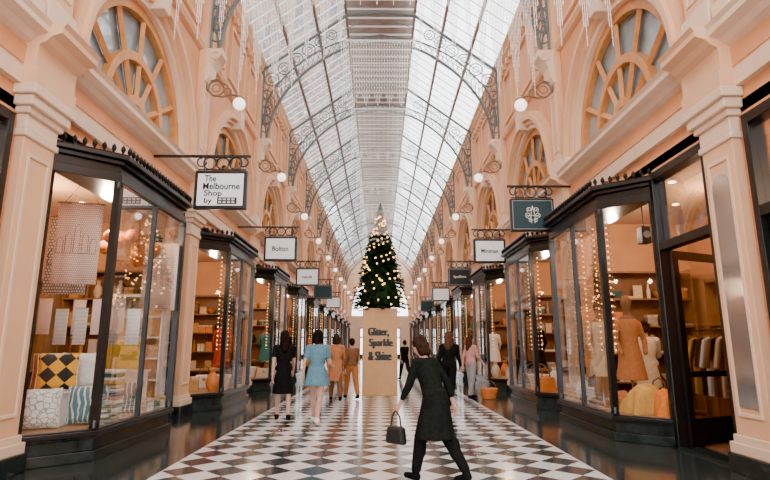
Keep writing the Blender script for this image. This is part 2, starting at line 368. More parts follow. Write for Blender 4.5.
inner2=smooth_pts([(3.88,8.6),(3.78,9.4),(3.38,10.12),(2.5,11.0),(1.3,11.64),(0,11.88)],6)
V3=lambda x,z: Vector((x,0,z))
outer=[V3(3.95,8.05),V3(3.95,10.55),V3(1.2,12.62),V3(0,12.75)]
A=MB();B_=MB();S=MB();O=MB()
SCR=((3.66,10.2,.24),(3.25,10.6,.22),(2.85,10.95,.22),(2.45,11.3,.22),(2.05,11.62,.2),(1.68,11.88,.18))
for sx in (-1,1):
    f=lambda p:(sx*p.x,0,p.z)
    A.tube([f(p) for p in inner],.048,6); A.tube([f(p) for p in inner2],.03,6)
    O.tube([f(p) for p in outer],.055,6)
    a=resamp(inner,26); c=resamp(inner2,26)
    for i in range(26):
        B_.tube([f(a[i]),f(c[i+1])],.013,4); B_.tube([f(c[i]),f(a[i+1])],.013,4)
    for x,z,r in SCR:
        S.ringt((sx*x,0,z),r,.02,n=16); S.ringt((sx*x,0,z),r*.5,.016,n=10)
    S.tube([(sx*3.8,0,8.3),(sx*3.8,0,9.7)]+[(sx*x,0,z) for x,z,r in SCR],.012,4)
    for z in (8.45,8.75,9.05,9.35,9.65): S.ringt((sx*3.8,0,z),.15,.02,n=12)
S.tube([(-1.68,0,11.88),(-.8,0,12.3),(0,0,12.4),(.8,0,12.3),(1.68,0,11.88)],.014,4)
O.build('rafter',IRON,tr,smooth=True); A.build('arched_rib',IRON,tr,smooth=True); B_.build('lattice',IRON,tr); S.build('scrollwork',IRON,tr)
for k in range(1,NM):
    dup(tr,(0,PY[k],0),f'{ORD[k-1]} arched lattice iron truss with scrollwork under the glass roof',group='arched iron roof trusses')
kill(tr)
# ------------------------------------------------------------------ hanging light curtains
STR=mat('silver_strand',(.70,.64,.58),.35,metal=.2,es=.8)
def curtain(w,n,hmin,hmax,name,th,per,rows=0):
    b=MB()
    for i in range(n):
        x=-w/2+w*i/(n-1); ph=(i%per)/per; h=hmin+(hmax-hmin)*(abs(2*ph-1))
        b.box(x-th,x+th,-th,th,-h,0)
        z=.05+.1*(i%2)
        while z<h: b.ell((x,0,-z),th*3.4,n=4,m=3); z+=.2
    for j in range(rows): z=-.35-j*.6; b.box(-w/2,w/2,-th,th,z-th,z+th)
    b.box(-w/2-.05,w/2+.05,-.015,.015,-.02,.02)
    return b.mesh(name,STR)
cmesh=curtain(2.5,46,1.9,2.4,'light_curtain',.006,7,2)
for i,k in enumerate((2,3,4,5,6,7)):
    o=bpy.data.objects.new('light_curtain',cmesh); COL.objects.link(o); o.location=(0,PY[k]-.12,11.6)
    tag(o,f'{ORD[i]} central curtain of silver light strands hanging from a roof truss','light curtain','central light curtains')
cm2=curtain(1.2,37,.9,3.0,'icicle_strands',.0045,12)
for i,(x,y,z) in enumerate(((-3.0,8.4,9.6),(3.0,7.4,8.9),(-2.6,11.05,9.9),(2.9,11.05,9.9),(-1.5,11.1,10.8),(1.5,11.1,10.8))):
    o=bpy.data.objects.new('icicle_strands',cm2); COL.objects.link(o); o.location=(x,y,z)
    tag(o,f'zigzag bundle of silver icicle strands high on the {"left" if x<0 else "right"}, '+('nearest one' if y<9 else ('beside the wall' if abs(x)>2 else 'closest to the roof ridge')),'light curtain','icicle strands')
    MB().tube([(0,0,0),(0,0,(EAVE+(4.1-abs(x))*.731-.05)-z)],.006,4).build('suspension_wire',STR,o)
# ------------------------------------------------------------------ shopfront bays
def offp(d,ys): y0,y1,y2,y3=ys; return [(0,y0-d),(-.6-d,y1-d*.5),(-.6-d,y2+d*.5),(0,y3+d)]
def shopfront(ys,loc,sx,label,group,depth=.75):
    t=thing('shop_front',label,'shop front',loc,0,group); t.scale=(sx,1,1); ys=tuple(ys)
    MB().prism(offp(.05,ys),'z',0,.12).prism(offp(.0,ys),'z',.12,.26).prism(offp(.03,ys),'z',.26,.29).build('plinth',MARBLE,t,bevel=.008)
    MB().prism(offp(.07,ys),'z',.29,.35).prism(offp(.04,ys),'z',.35,.37).build('sill',BLACKP,t,bevel=.008)
    a=offp(0,ys); pts=[a[0],a[1],((a[1][0]+a[2][0])/2,(a[1][1]+a[2][1])/2),a[2],a[3]]
    for i,(x,y) in enumerate(pts):
        p=MB(); r=.045 if i in(1,3) else .03
        p.box(x-r if i not in (0,4) else x-.06,x+r if i not in(0,4) else x,y-r,y+r,.37,3.5)
        if i in (1,3): p.lathe([(.06,0),(.06,.08),(.035,.12),(.032,.5)],10,(x,y,.38)); p.lathe([(.032,0),(.035,.3),(.06,.34),(.06,.4)],10,(x,y,3.1))
        p.build('post',BLACKP,t,smooth=True)
    for i in range(4):
        (x0,y0),(x1,y1)=pts[i],pts[i+1]
        MB().add([(x0,y0,.37),(x1,y1,.37),(x1,y1,3.5),(x0,y0,3.5)],[(0,1,2,3)]).build('pane',GLASS,t)
    cn=MB().prism(offp(.04,ys),'z',3.5,3.62).prism(offp(.0,ys),'z',3.62,3.74).prism(offp(.06,ys),'z',3.74,3.8).prism(offp(.13,ys),'z',3.8,3.86).build('cornice',BLACKP,t,bevel=.008)
    c=MB(); q=offp(.1,ys)
    for i in range(3):
        (x0,y0),(x1,y1)=q[i],q[i+1]; L_=math.hypot(x1-x0,y1-y0); n=max(2,int(L_/.11)); c.tube([(x0,y0,3.87),(x1,y1,3.87)],.016,4)
        for j in range(n):
            f=(j+.5)/n; x=x0+(x1-x0)*f; y=y0+(y1-y0)*f; c.lathe([(.02,0),(.015,.03),(.034,.07),(.03,.1),(.004,.14)],6,(x,y,3.86))
    c.build('cresting',BLACKP,cn)
    MB().prism([(depth,ys[0]),(0,ys[0]),(-.55,ys[1]),(-.55,ys[2]),(0,ys[3]),(depth,ys[3])],'z',.02,.372).build('display_floor',OAK,t)
    return t
def door(n,loc,sx,w,ang,label):
    t=bpy.data.objects.new(f'door_{n}',None); COL.objects.link(t); t.location=loc; t.scale=(sx,1,1); t['kind']='structure'; t['label']=label
    MB().box(-.05,.15,0,.09,0,3.9).box(-.05,.15,w-.09,w,0,3.9).box(-.05,.15,.09,w-.09,3.78,3.9).box(-.04,.12,.09,w-.09,2.72,2.84).build('door_frame',BLACKP,t,bevel=.006)
    MB().box(.03,.04,.09,w-.09,2.84,3.78).build('transom_pane',GLASS,t)
    MB().box(-.05,.2,0,w,0,.03).build('threshold',MARBLE,t)
    lw=w-.2; lf=bpy.data.objects.new('door_leaf',MB().box(-.025,.025,0,.11,0,2.68).box(-.025,.025,lw-.11,lw,0,2.68).box(-.025,.025,.11,lw-.11,2.56,2.68).box(-.025,.025,.11,lw-.11,0,.35).box(-.02,.02,.11,lw-.11,.9,.98).mesh('door_leaf',BLACKP)); COL.objects.link(lf); lf.parent=t
    lf.location=(.05,.1,.035) if not ang else (.1,w-.12,.035); lf.rotation_euler=(0,0,-ang)
    MB().box(-.004,.004,.11,lw-.11,.35,2.56).build('door_pane',GLASS,lf)
    MB().tube([(-.02,lw-.05,.95),(-.08,lw-.05,.97),(-.08,lw-.05,1.3),(-.02,lw-.05,1.32)],.014,8).build('door_handle',cm('gold'),lf,smooth=True)
    return t
LAY=(.4,.95,3.3,3.8); LAYR=(1.75,2.3,4.7,4.95)
protoL=None; dn=1
for k in range(NM):
    for sx,sd in ((-1,'left'),(1,'right')):
        lab=f'{ORD[k]} black framed glass bay shopfront along the {sd} side of the arcade'; grp=f'bay shopfronts on the {sd}'
        if sx==1 and k==1:
            shopfront(LAYR,(W,PY[k],0),1,lab,grp,.4); door(dn,(W,PY[k]+.35,0),sx,1.38,R(66),f'black glazed shop door standing open on the {sd}'); dn+=1
        else:
            if protoL is None: protoL=shopfront(LAY,(sx*W,PY[k],0),sx,lab,grp); pd=door(dn,(sx*W,PY[k]+3.82,0),sx,1.12,0,'black glazed shop door')
            else:
                dup(protoL,(sx*W,PY[k],0),lab,sx=sx,group=grp); d_=dup(pd,(sx*W,PY[k]+3.82,0),f'black glazed shop door on the {sd}',sx=sx); d_.name=f'door_{dn}'
            dn+=1
# ------------------------------------------------------------------ goods
GC={}
def good(kind,c,loc,rz,label,cat,group=None,scale=None):
    key=(kind,c)
    if key in GC:
        return dup(GC[key],loc,label,rz=rz,group=group,scale=scale or (1,1,1))
    t=thing(kind,label,cat,loc,rz,group)
    if scale: t.scale=scale
    M=cm(c) if c in CL else MC[c]; F=cf(c) if c in CL else MC[c]
    if kind=='vase':
        MB().lathe([(.05,0),(.09,.06),(.11,.14),(.08,.24),(.035,.3),(.05,.35),(.045,.35),(.03,.3)],16).build('body',M,t,smooth=True); MB().lathe([(.04,.345),(.055,.35),(.055,.365),(.04,.37)],16).build('rim',cm('gold'),t,smooth=True)
    elif kind=='bottle':
        MB().lathe([(.04,0),(.045,.02),(.045,.18),(.018,.24),(.016,.31)],14).build('body',M,t,smooth=True); MB().lathe([(.02,.3),(.02,.34),(.005,.345)],12).build('stopper',cm('gold'),t,smooth=True)
    elif kind=='bowl':
        MB().lathe([(.05,0),(.05,.02),(.13,.1),(.16,.15),(.15,.15),(.11,.09),(.001,.04)],18).build('body',M,t,smooth=True); MB().lathe([(.05,-.0),(.06,.012),(.05,.02)],14).build('foot_ring',cm('brown'),t,smooth=True)
    elif kind=='gift_box':
        MB().box(-.12,.12,-.1,.1,0,.17).build('box_body',M,t,bevel=.005); MB().box(-.13,.13,-.11,.11,.17,.22).build('lid',cm('cream' if c!='cream' else 'gold'),t,bevel=.005); MB().box(-.015,.015,-.112,.112,0,.224).build('ribbon',cm('gold'),t)
    elif kind=='handbag':
        MB().prism([(-.17,0),(.17,0),(.13,.22),(-.13,.22)],'y',-.055,.055).build('body',M,t,bevel=.015); MB().tube([(-.08,0,.21),(-.07,0,.34),(0,0,.38),(.07,0,.34),(.08,0,.21)],.01,8).build('handle',cm('brown'),t,smooth=True); MB().box(-.03,.03,-.065,-.055,.12,.17).build('clasp',cm('gold'),t,bevel=.004)
    elif kind=='folded_textile':
        MB().box(-.19,.19,-.15,.15,0,.05).build('cloth',F,t,bevel=.022)
    elif kind=='cushion':
        b=MB(); n=12; w,h,th=.24,.24,.09; vs=[];fs=[]
        for s_ in (1,-1):
            o=len(vs)
            for i in range(n+1):
                for j in range(n+1):
                    u=-1+2*i/n; v=-1+2*j/n
                    T=th*max(0,(1-u**4))**.6*max(0,(1-v**4))**.6; vs.append((w*u*(1-.07*(1-v*v)),s_*T,h+h*v*(1-.07*(1-u*u))))
            for i in range(n):
                for j in range(n):
                    a=o+i*(n+1)+j; q=(a,a+n+1,a+n+2,a+1); fs.append(q if s_<0 else q[::-1])
        b.add(vs,fs).build('cover',F,t,smooth=True)
        MB().tube([(-w*.98,0,.02),(-w*.92,0,h),(-w*.98,0,2*h-.02),(0,0,2*h*.965),(w*.98,0,2*h-.02),(w*.92,0,h),(w*.98,0,.02),(0,0,.018)],.007,6,closed=True).build('piping',cf('white'),t,smooth=True)
    elif kind=='tea_towel' or kind=='printed_card':
        vs=[];fs=[];n=10
        for i in range(n+1):
            x=-.26+.52*i/n
            for z in (0,-.5,-1.0): vs.append((x,(.02*math.sin(i*1.3) if kind=='tea_towel' else 0)+(.01*z),z))
        for i in range(n):
            for j in range(2): a=i*3+j; fs.append((a,a+1,a+4,a+3))
        o=MB().add(vs,fs).build('cloth' if kind=='tea_towel' else 'sheet',M,t,smooth=True); sd=o.modifiers.new('Solid','SOLIDIFY'); sd.thickness=.004
        if kind=='tea_towel':   # printed skyline drawing: arches and a dome in outline
            d=MB(); y=-.045
            for i in range(5):
                x=-.19+.095*i; h=(.14,.2,.3,.2,.14)[i]; d.tube([(x-.035,y,-.62),(x-.035,y,-.62+h),(x,y,-.57+h),(x+.035,y,-.62+h),(x+.035,y,-.62)],.004,4)
            d.tube([(-.24,y,-.63),(.24,y,-.63)],.005,4); d.build('printed_drawing',cm('black' if c=='print_b' else 'rust'),t)
        MB().tube([(-.28,0,.005),(.28,0,.005)],.012,8).build('hanging_rod',OAK,t); MB().tube([(-.2,0,.01),(0,0,.3),(.2,0,.01)],.003,4).build('cord',INK,t)
    elif kind=='paper_lantern':
        b=MB(); prof_=[(.02,-.15)]+[((.15+ .006*(i%2))*math.sin(PI*(i+.5)/13),-.15*math.cos(PI*(i+.5)/13)) for i in range(13)]+[(.02,.15)]
        b.lathe(prof_,18).build('shade',M,t,smooth=True); MB().tube([(0,0,.15),(0,0,.75)],.003,4).build('cord',INK,t)
    elif kind=='garment':
        MB().prism([(-.1,-.03),(-.2,-.08),(-.3,-.5),(-.24,-.53),(-.17,-.24),(-.19,-.95),(.19,-.95),(.17,-.24),(.24,-.53),(.3,-.5),(.2,-.08),(.1,-.03),(0,-.09)],'y',-.03,.03).build('cloth',F,t,bevel=.02)
        MB().tube([(-.18,0,-.07),(0,0,0),(.18,0,-.07)],.008,6).tube([(0,0,0),(0,0,.05),(.02,0,.07),(.02,0,.09),(0,0,.1),(-.02,0,.085)],.004,6).build('hanger',OAK,t,smooth=True)
    elif kind=='boot':
        MB().cap((0,0,.1),(0,0,.3),.045,.055).ell((0,.07,.05),(.045,.12,.05)).build('upper',M,t,smooth=True); MB().box(-.045,.045,-.05,.18,0,.02).box(-.035,.035,-.05,.0,0,.05).build('sole',cm('brown'),t,bevel=.01)
    elif kind=='bead_garland':
        b=MB(); b.tube([(0,0,0),(0,0,-2.2)],.003,4).build('cord',cm('brown'),t); b=MB()
        for i in range(22): b.ell((0,0,-.08-i*.1),.010 if i%2 else .014,n=8,m=6)
        b.build('beads',M,t,smooth=True)
    elif kind=='book':
        MB().box(-.11,.11,-.015,.015,0,.28).build('cover',M,t,bevel=.003); MB().box(-.1,.113,-.011,.011,.005,.275).build('pages',cm('cream'),t)
    elif kind=='basket':
        b=MB()
        for i in range(8): b.ringt((0,0,.02+i*.03),.13+.007*i,.017,'z',20)
        b.lathe([(.12,0),(.12,.02)],18).build('weave',M,t,smooth=True); MB().tube([(-.17,0,.2)]+[(-.17*math.cos(PI*i/8),0,.24+.18*math.sin(PI*i/8)) for i in range(9)]+[(.17,0,.2)],.01,6).build('handle',cm('brown'),t,smooth=True)
    elif kind=='draped_cloth':
        vs=[];fs=[];n=36;mm=10
        for i in range(mm+1):
            f=i/mm
            for j in range(n):
                a=2*PI*j/n; r=(.10+.26*f**.6)*(1+.2*f*math.sin(5*a+1+f)+.1*f*math.sin(9*a)); vs.append((r*math.cos(a),r*.8*math.sin(a),(.36+.07*math.sin(2*a))*(1-f**2.2)+.04*math.sin(4*a+f*5)*(1-f)*f*4))
        for i in range(mm):
            for j in range(n): fs.append((i*n+j,(i+1)*n+j,(i+1)*n+(j+1)%n,i*n+(j+1)%n))
        fs+=[list(range(n)),[mm*n+j for j in range(n)][::-1]]; MB().add(vs,fs).build('cloth',F,t,smooth=True)
    elif kind=='dress_form':
        MB().lathe([(.2,0),(.2,.02),(.03,.05),(.02,.08),(.02,.75)],16).build('stand',OAK,t,smooth=True)
        b=MB()
        b.lathe([(.1,.72),(.17,.8),(.165,.9),(.12,1.08),(.15,1.25),(.165,1.35),(.13,1.45),(.06,1.5),(.045,1.56),(.06,1.6),(.085,1.68),(.085,1.74),(.05,1.81),(.01,1.83)],18).build('torso',cf('brown'),t,smooth=True)
        b=MB().lathe([(.23,.45),(.24,.46),(.18,.85),(.135,1.08),(.17,1.25),(.18,1.36),(.14,1.43),(.12,1.42),(.1,1.2),(.1,.9)],20)
        for q in (-1,1): b.cap((q*.17,0,1.36),(q*.24,.03,1.08),.055,.045).cap((q*.24,.03,1.08),(q*.2,.12,.88),.045,.035)
        b.build('dress',F,t,smooth=True)
    GC[key]=t; return t
def shelving(loc,rz,w,h,n,label,group=None,mt=None):
    t=thing('shelving_unit',label,'shelf unit',loc,rz,group); mt=mt or OAK
    MB().box(-w/2,-w/2+.03,-.17,.17,0,h).build('side_panel',mt,t); MB().box(w/2-.03,w/2,-.17,.17,0,h).build('side_panel',mt,t); MB().box(-w/2,w/2,.15,.17,0,h).build('back_panel',cm('brown') if mt is OAK else cm('cream'),t)
    for i in range(n): z=.1+(h-.15)*i/(n-1); MB().box(-w/2+.03,w/2-.03,-.17,.15,z-.03,z).build('shelf',mt,t)
    return [.1+(h-.15)*i/(n-1) for i in range(n)]
KN={'vase':('vase','ceramic vase'),'bottle':('bottle','glass bottle'),'bowl':('bowl','bowl'),'gift_box':('box','ribboned gift box'),'handbag':('bag','leather handbag'),'book':('book','hardback book'),'basket':('basket','woven basket'),'folded_textile':('cloth','folded textile')}
SHN=['lowest','second','third','fourth','fifth']
PX=['at left end','left of middle','at middle','right of middle','at right end']
def stock(sx,k,full):
    sd='left' if sx<0 else 'right'; rnd=random.Random(k*10+sx)
    shop=f'{ORD[k]} {sd} shop'
    x0=sx*5.45; y=PY[k+1]-.08-.19; w=1.9
    zs=shelving((x0,y,.02),0,w,2.9,6 if full==2 else 5,f'tall oak shelving on the far side wall of the {shop}','shelving in the shops')
    kinds=['gift_box','book','handbag','bottle','vase','bowl','folded_textile','gift_box']
    for i in range(5 if full else 3):
        row=[rnd.choice(['white','cream','gold','brown','black','rust','gold','orange','grey','cream','teal','white']) for _ in range(8)]
        nn=8 if full==2 else 5
        for j in range(nn):
            kd=rnd.choice(kinds); c=row[j]; px=x0-w/2+.17+j*(w-.34)/(nn-1)
            pos=PX[j] if nn==5 else f'{ORD[j] if j else "first"} from left'
            if kd=='handbag' and nn==8: kd='book'
            good(kd,c,(px,y,.02+zs[i]),rnd.uniform(-.2,.2),f'{c} {KN[kd][1]} {pos} on {SHN[i]} shelf in the {shop}',KN[kd][0],f'goods on shelves of the {shop}',scale=(.8,.8,1) if nn==8 else None)
    shelving((sx*6.4,PY[k]+2.6,.02),-sx*PI/2,3.2,2.6,4,f'low oak shelving along the rear wall of the {shop}','shelving in the shops')
for k in range(1,7):
    for sx in (-1,1): stock(sx,k,2 if k<3 else (1 if k<5 else 0))
for k in range(2,7):
    for sx in (-1,1):
        sd='left' if sx<0 else 'right'; rnd=random.Random(k*77+sx); shop=f'{ORD[k]} {sd} shop'
        good('dress_form',rnd.choice(['rust','teal','white','red','black']) ,(sx*4.1,PY[k]+2.9,.372),0,f'dress form in display window of the {shop}','mannequin','dress forms in windows')
        for j,(xx,yy) in enumerate(((3.75,1.1),(3.75,1.6),(3.75,2.1),(4.3,1.3),(4.3,2.2))):
            kd=rnd.choice(['vase','gift_box','handbag','basket']); c=['gold','white','orange','cream','brown'][(j+k)%5]
            good(kd,c,(sx*xx,PY[k]+yy,.372),rnd.uniform(-.4,.4),f'{c} {KN[kd][1]} in display window of the {shop}',KN[kd][0],f'window display of the {shop}',scale=(1.4,1.4,1.4))
        for j in range(5):
            good('bead_garland',['warm_fairy_light','white'][j%2],(sx*(3.7+.05*(j%2)),PY[k]+1.1+j*.42,3.48),0,f"{'glowing' if j%2==0 else 'white'} bead garland, {ORD[j]} in window of the {shop}",'garland','garlands in windows')
# ---- left front window
patmat('towel_print',(.60,.16,.05),(.84,.80,.72),'brick',13); patmat('print_b',(.06,.06,.07),(.84,.80,.73),'brick',9)
patmat('zigzag_yellow',(.02,.02,.02),(.85,.42,.03),'check',7,rot=PI/4); patmat('leaf_blue',(.10,.20,.23),(.72,.68,.6),'wave',5); patmat('flower_print',(.35,.36,.3),(.8,.77,.71),'vor',14)
g='textiles hanging in the left front window'
for i,(x,y,z,mt,l) in enumerate(((-4.25,7.35,3.35,'towel_print','white tea towel printed with orange line drawings, foremost in left window'),(-4.6,7.75,3.25,'print_b','white tea towel with black line drawing behind the orange one'),(-3.75,9.0,3.1,'towel_print','orange and white printed towel deep in left window beside lanterns'))):
    good('tea_towel',mt,(x,y,z),.25-.1*i,l,'tea towel',g,scale=(1.1,1,1.15))
for i in range(8):
    good('printed_card','print_b' if i%2 else 'towel_print',(-4.68+.17*i,7.5+.12*(i%3),2.02-.14*(i%2)),.15,f'small white printed card, {ORD[i] if i else "first"} from the left under the tea towels','card','small cards hanging in left window',scale=(.33,.33,.5))
LP=[(-4.1,7.95,3.0),(-4.3,8.2,2.88),(-3.95,8.3,3.08),(-4.2,8.5,3.1),(-4.0,8.65,2.85),(-4.35,8.75,3.05),(-3.85,8.9,2.98),(-4.15,9.0,2.8)]
for i,(x,y,z) in enumerate(LP):
    good('paper_lantern','orange',(x,y,z),0,f'orange ribbed paper lantern, {ORD[i]} of eight in the left front window','lantern','orange lanterns in the left window',scale=(.72,.72,.72))
def riser(x0,x1,y0,y1,z,label):
    t=thing('display_plinth',label,'display stand',((x0+x1)/2,(y0+y1)/2,.372)); w=(x1-x0)/2; d=(y1-y0)/2
    MB().box(-w,w,-d,d,z-.03,z).build('top',cm('white'),t,bevel=.005); MB().box(-w+.03,w-.03,-d+.03,d-.03,0,z-.03).build('body',cm('white'),t)
riser(-4.65,-4.0,7.0,7.65,.42,'white display plinth under chequered cushion in left window')
riser(-4.45,-3.7,8.35,8.85,.62,'white display plinth under yellow cushions in left window')
CU='cushions in the left front window'
good('cushion','zigzag_yellow',(-4.2,7.15,.795),.4,'black and yellow chequered cushion on a white plinth','cushion',CU)
good('cushion','rust',(-4.42,7.4,.795),.3,'rust cushion leaning behind the chequered cushion','cushion',CU)
good('cushion','white',(-4.1,7.5,.795),.2,'white cushion at the back of the plinth behind the chequered cushion','cushion',CU)
good('cushion','leaf_blue',(-3.8,7.22,.375),.3,'blue grey leaf patterned cushion on the window floor','cushion',CU)
good('cushion','flower_print',(-4.15,6.75,.375),.5,'pale floral cushion in the near corner of the window','cushion',CU)
good('cushion','yellow',(-3.95,8.5,.995),.3,'plain yellow cushion standing on plinth, front one','cushion',CU)
good('cushion','yellow',(-4.15,8.72,.995),.3,'plain yellow cushion behind the front yellow one','cushion',CU)
good('cushion','leaf_blue',(-3.75,8.15,.375),.2,'blue leaf cushion on window floor beside folded textiles','cushion',CU)
for i,c in enumerate(('white','grey','white','teal','white','pink','blue','white','cream','gold','white','green','white')):
    good('folded_textile',c,(-3.8,7.68,.375+i*.051),.1*(i%3),f'{c} folded throw, {["lowest","second","third","fourth","fifth","sixth","seventh","eighth","ninth","tenth","eleventh","twelfth","topmost"][i]} in the stack behind the glass','cloth','stack of folded throws')
for i,c in enumerate(('white','brown','cream','gold','grey','white','white','teal')):
    good('folded_textile',c,(-4.25,8.05,.375+i*.051),.1*(i%3),f'{c} folded blanket, {["lowest","second","third","fourth","fifth","sixth","seventh","topmost"][i]} in the rear stack of the left window','cloth','rear stack of folded blankets')
for i,c in enumerate(('gold','white','green','cream')):
    good('gift_box',c,(-3.64,8.4+.24*i,.375),.2,f'{c} gift box on the floor of the left front window','box','gift boxes in left window',scale=(.8,.8,.8))
zs=shelving((-4.2,9.32,.372),0,1.0,1.9,6,'small white display shelf at far end of the left front window','shelving in the shops',cm('white'))
for i in range(5):
    for j in range(4):
        kd=('folded_textile','book','gift_box','bowl','bottle')[(i*2+j)%5]; c=('white','cream','grey','gold','white','orange','teal')[(i*3+j)%7]
        good(kd,c,(-4.55+.23*j,9.32,.372+zs[i]),0,f'{c} {KN[kd][1]}, {["first","second","third","fourth"][j]} on {SHN[i]} white shelf in left front window',KN[kd][0],'goods on the small white shelf',scale=(.58,.7,.85))
t=thing('window_card','small green card with white band at foot of left window','sign',(-3.62,7.2,.375),.6); MB().box(-.13,.13,-.004,.004,.0,.24).build('card',cm('green'),t); MB().box(-.1,.1,-.006,-.004,.08,.11).box(-.08,.08,-.006,-.004,.15,.17).build('print',cm('white'),t)
# ---- right front window and interior
for i in range(12):
    c=['white','warm_fairy_light','cream'][i%3]
    good('bead_garland',c,(3.66+.12*(i%3),8.45+.18*i,3.48),0,f'{["white","glowing amber","cream"][i%3]} beaded garland strand, {ORD[i]} along the right front window','garland','garland strands in the right window')
good('dress_form','rust',(4.15,8.95,.372),PI,'mannequin in long sleeved rust dress in the right front window','mannequin','dress forms in windows')
good('dress_form','cream',(4.1,10.0,.372),PI,'mannequin in cream dress at far end of right front window','mannequin','dress forms in windows')
good('draped_cloth','gold',(4.05,8.35,.375),.3,'golden draped cloth heap in the near corner of right window','cloth','draped cloth in the right window')
good('draped_cloth','orange',(4.2,7.97,.375),1.2,'burnt orange draped cloth heap beside the shop door','cloth','draped cloth in the right window',scale=(.7,.7,.9))
good('draped_cloth','rust',(3.8,8.7,.375),2.2,'rust draped cloth heap behind the golden one','cloth','draped cloth in the right window',scale=(.6,.6,.7))
for i,(kd,c,x,y,l) in enumerate((('handbag','brown',4.4,8.6,'brown handbag on floor of right front window'),('boot','brown',3.7,9.25,'brown ankle boot in right front window'),('boot','black',3.75,9.65,'black ankle boot in right front window'),('vase','white',3.72,10.0,'white vase in right front window'),('handbag','white',3.72,9.45,'white handbag on floor of right front window'),('gift_box','gold',3.75,10.35,'gold gift box at far end of right front window'))):
    good(kd,c,(x,y,.375),.4*i,l,kd.replace('_',' '),'goods in the right front window',scale=(1.3,1.3,1.3))
def rail(x,y,label,cols,gl):
    t=thing('clothes_rail',label,'clothes rail',(x,y,.02))
    MB().tube([(0,-.9,0),(0,-.9,1.6),(0,.9,1.6),(0,.9,0)],.018,8).build('rail',BRONZE,t,smooth=True)
    for s_ in (-1,1): MB().tube([(-.25,.9*s_,.02),(.25,.9*s_,.02)],.018,8).build('foot',BRONZE,t,smooth=True)
    for i,c in enumerate(cols): good('garment',c,(x,y-.7+.17*i,1.54),R(6*(i%3)),f'{c} garment, {ORD[i]} on {gl}','garment',f'garments on {gl}')
rail(5.35,8.6,'black steel clothes rail inside the right front shop',['rust','black','cream','brown','white','black','gold','brown','teal'],'the clothes rail in the right front shop')
t=thing('wall_speaker','small black loudspeaker hanging in the right front window','speaker',(4.35,8.5,3.15)); MB().box(-.08,.08,-.09,.09,-.14,.14).build('cabinet',INK,t,bevel=.01); q=MB().lathe([(.06,0),(.05,.01),(.01,.005)],16).build('cone',cm('grey'),t,smooth=True,loc=(0,-.092,0)); q.rotation_euler=(PI/2,0,0); MB().tube([(0,0,.14),(0,0,.8)],.01,6).build('mounting_rod',INK,t)
DL=mat('downlight_lens',(1,.85,.65),.3,es=16)
dlm=MB().lathe([(.05,0),(.05,.01)],14).mesh('downlight',DL)
for k in range(1,6):
    for sx in (-1,1):
        for j in range(6):
            o=bpy.data.objects.new('downlight',dlm); COL.objects.link(o); o.location=(sx*(4.7+.8*(j%2)),PY[k]+.9+1.35*(j//2),3.945)
            tag(o,f'small round downlight in the ceiling of the {ORD[k]} {"left" if sx<0 else "right"} shop','downlight',f'downlights of the {ORD[k]} {"left" if sx<0 else "right"} shop')
# ------------------------------------------------------------------ signs
TEALP=mat('dark_teal_panel',(.006,.035,.04),.5,var=.1); WPAN=mat('white_sign_face',(.84,.84,.82),.4,es=.3)
def sign(sx,Y,xc,style,label,lines=()):
    t=thing('hanging_sign',label,'sign',(xc,Y,4.05),0,'shop signs on brackets')
    xo=-sx*.5; xw=sx*W-xc
    MB().box(min(xo,xw),max(xo,xw),-.02,.02,.61,.65).build('bracket_bar',BLACKP,t)
    b=MB(); b.box(-.42,.42,-.01,.01,.37,.39)
    for q in (-.23,.0,.23): b.ringt((q,0,.5),.11,.014,n=14,m=5)
    b.ringt((-.37,0,.52),.08,.014,n=12,a0=90,a1=360,m=5).ringt((.37,0,.52),.08,.014,n=12,a0=180,a1=450,m=5); b.build('scrollwork',BLACKP,t)
    for q in (-.32,.32): MB().tube([(q,0,.62),(q,0,.33)],.012,6).build('hanger',BLACKP,t)
    bd=MB().box(-.46,.46,-.05,.05,-.35,.35).build('board',BLACKP,t,bevel=.015)
    if style!='w': MB().box(-.42,.42,-.056,-.05,-.31,.31).build('border',cm('grey'),bd)
    e=.4 if style=='w' else .405
    MB().box(-e,e,-.06,-.05,-.29 if style=='w' else -.295,.29 if style=='w' else .295).box(-e,e,.05,.06,-.28,.28).build('face',{'w':WPAN,'t':TEALP,'k':INK}[style],bd)
    col=INK if style=='w' else cm('white')
    for (s_,cx,cz,w,h) in lines: text('lettering',s_,w,h,col,bd,(cx,-.064,cz),.014)
    return bd
s1=sign(-1,9.0,-2.8,'w','white hanging sign with four lines of black lettering, nearest on the left',(('The',-.18,.2,.2,.12),('Melbourne',.02,.06,.64,.12),('Shop',-.12,-.08,.31,.135),('by',-.2,-.215,.14,.12)))
b=MB(); b.box(-.04,.3,-.063,-.06,-.265,-.145); b.build('logo_block',INK,s1)
b=MB()
for i in range(4): b.box(-.015+.075*i,.035+.075*i,-.066,-.063,-.195,-.165); b.box(-.015+.075*i,.035+.075*i,-.066,-.063,-.245,-.215)
for i in range(1): pass
b.build('logo_print',cm('white'),s1)
sign(-1,14.7,-2.8,'w','white hanging sign with one thin word, second on the left',(('Bolton',0,0,.45,.14),))
sign(-1,20.8,-2.85,'w','white hanging sign with one small dark band, third on the left',(('nook',0,0,.4,.13),))
sign(-1,26.6,-2.85,'t','dark teal hanging sign, fourth on the left')
sign(-1,33,-2.9,'w','small white hanging sign, fifth on the left')
s=sign(1,10.75,3.18,'t','dark teal hanging sign with white scroll emblem, nearest on the right')
def spiral(c,r0,turn,a0,d=1): return [(c[0]+d*(r0*(1-.75*i/20))*math.cos(R(a0+turn*i/20)),-.064,c[1]+(r0*(1-.75*i/20))*math.sin(R(a0+turn*i/20))) for i in range(21)]
b=MB()
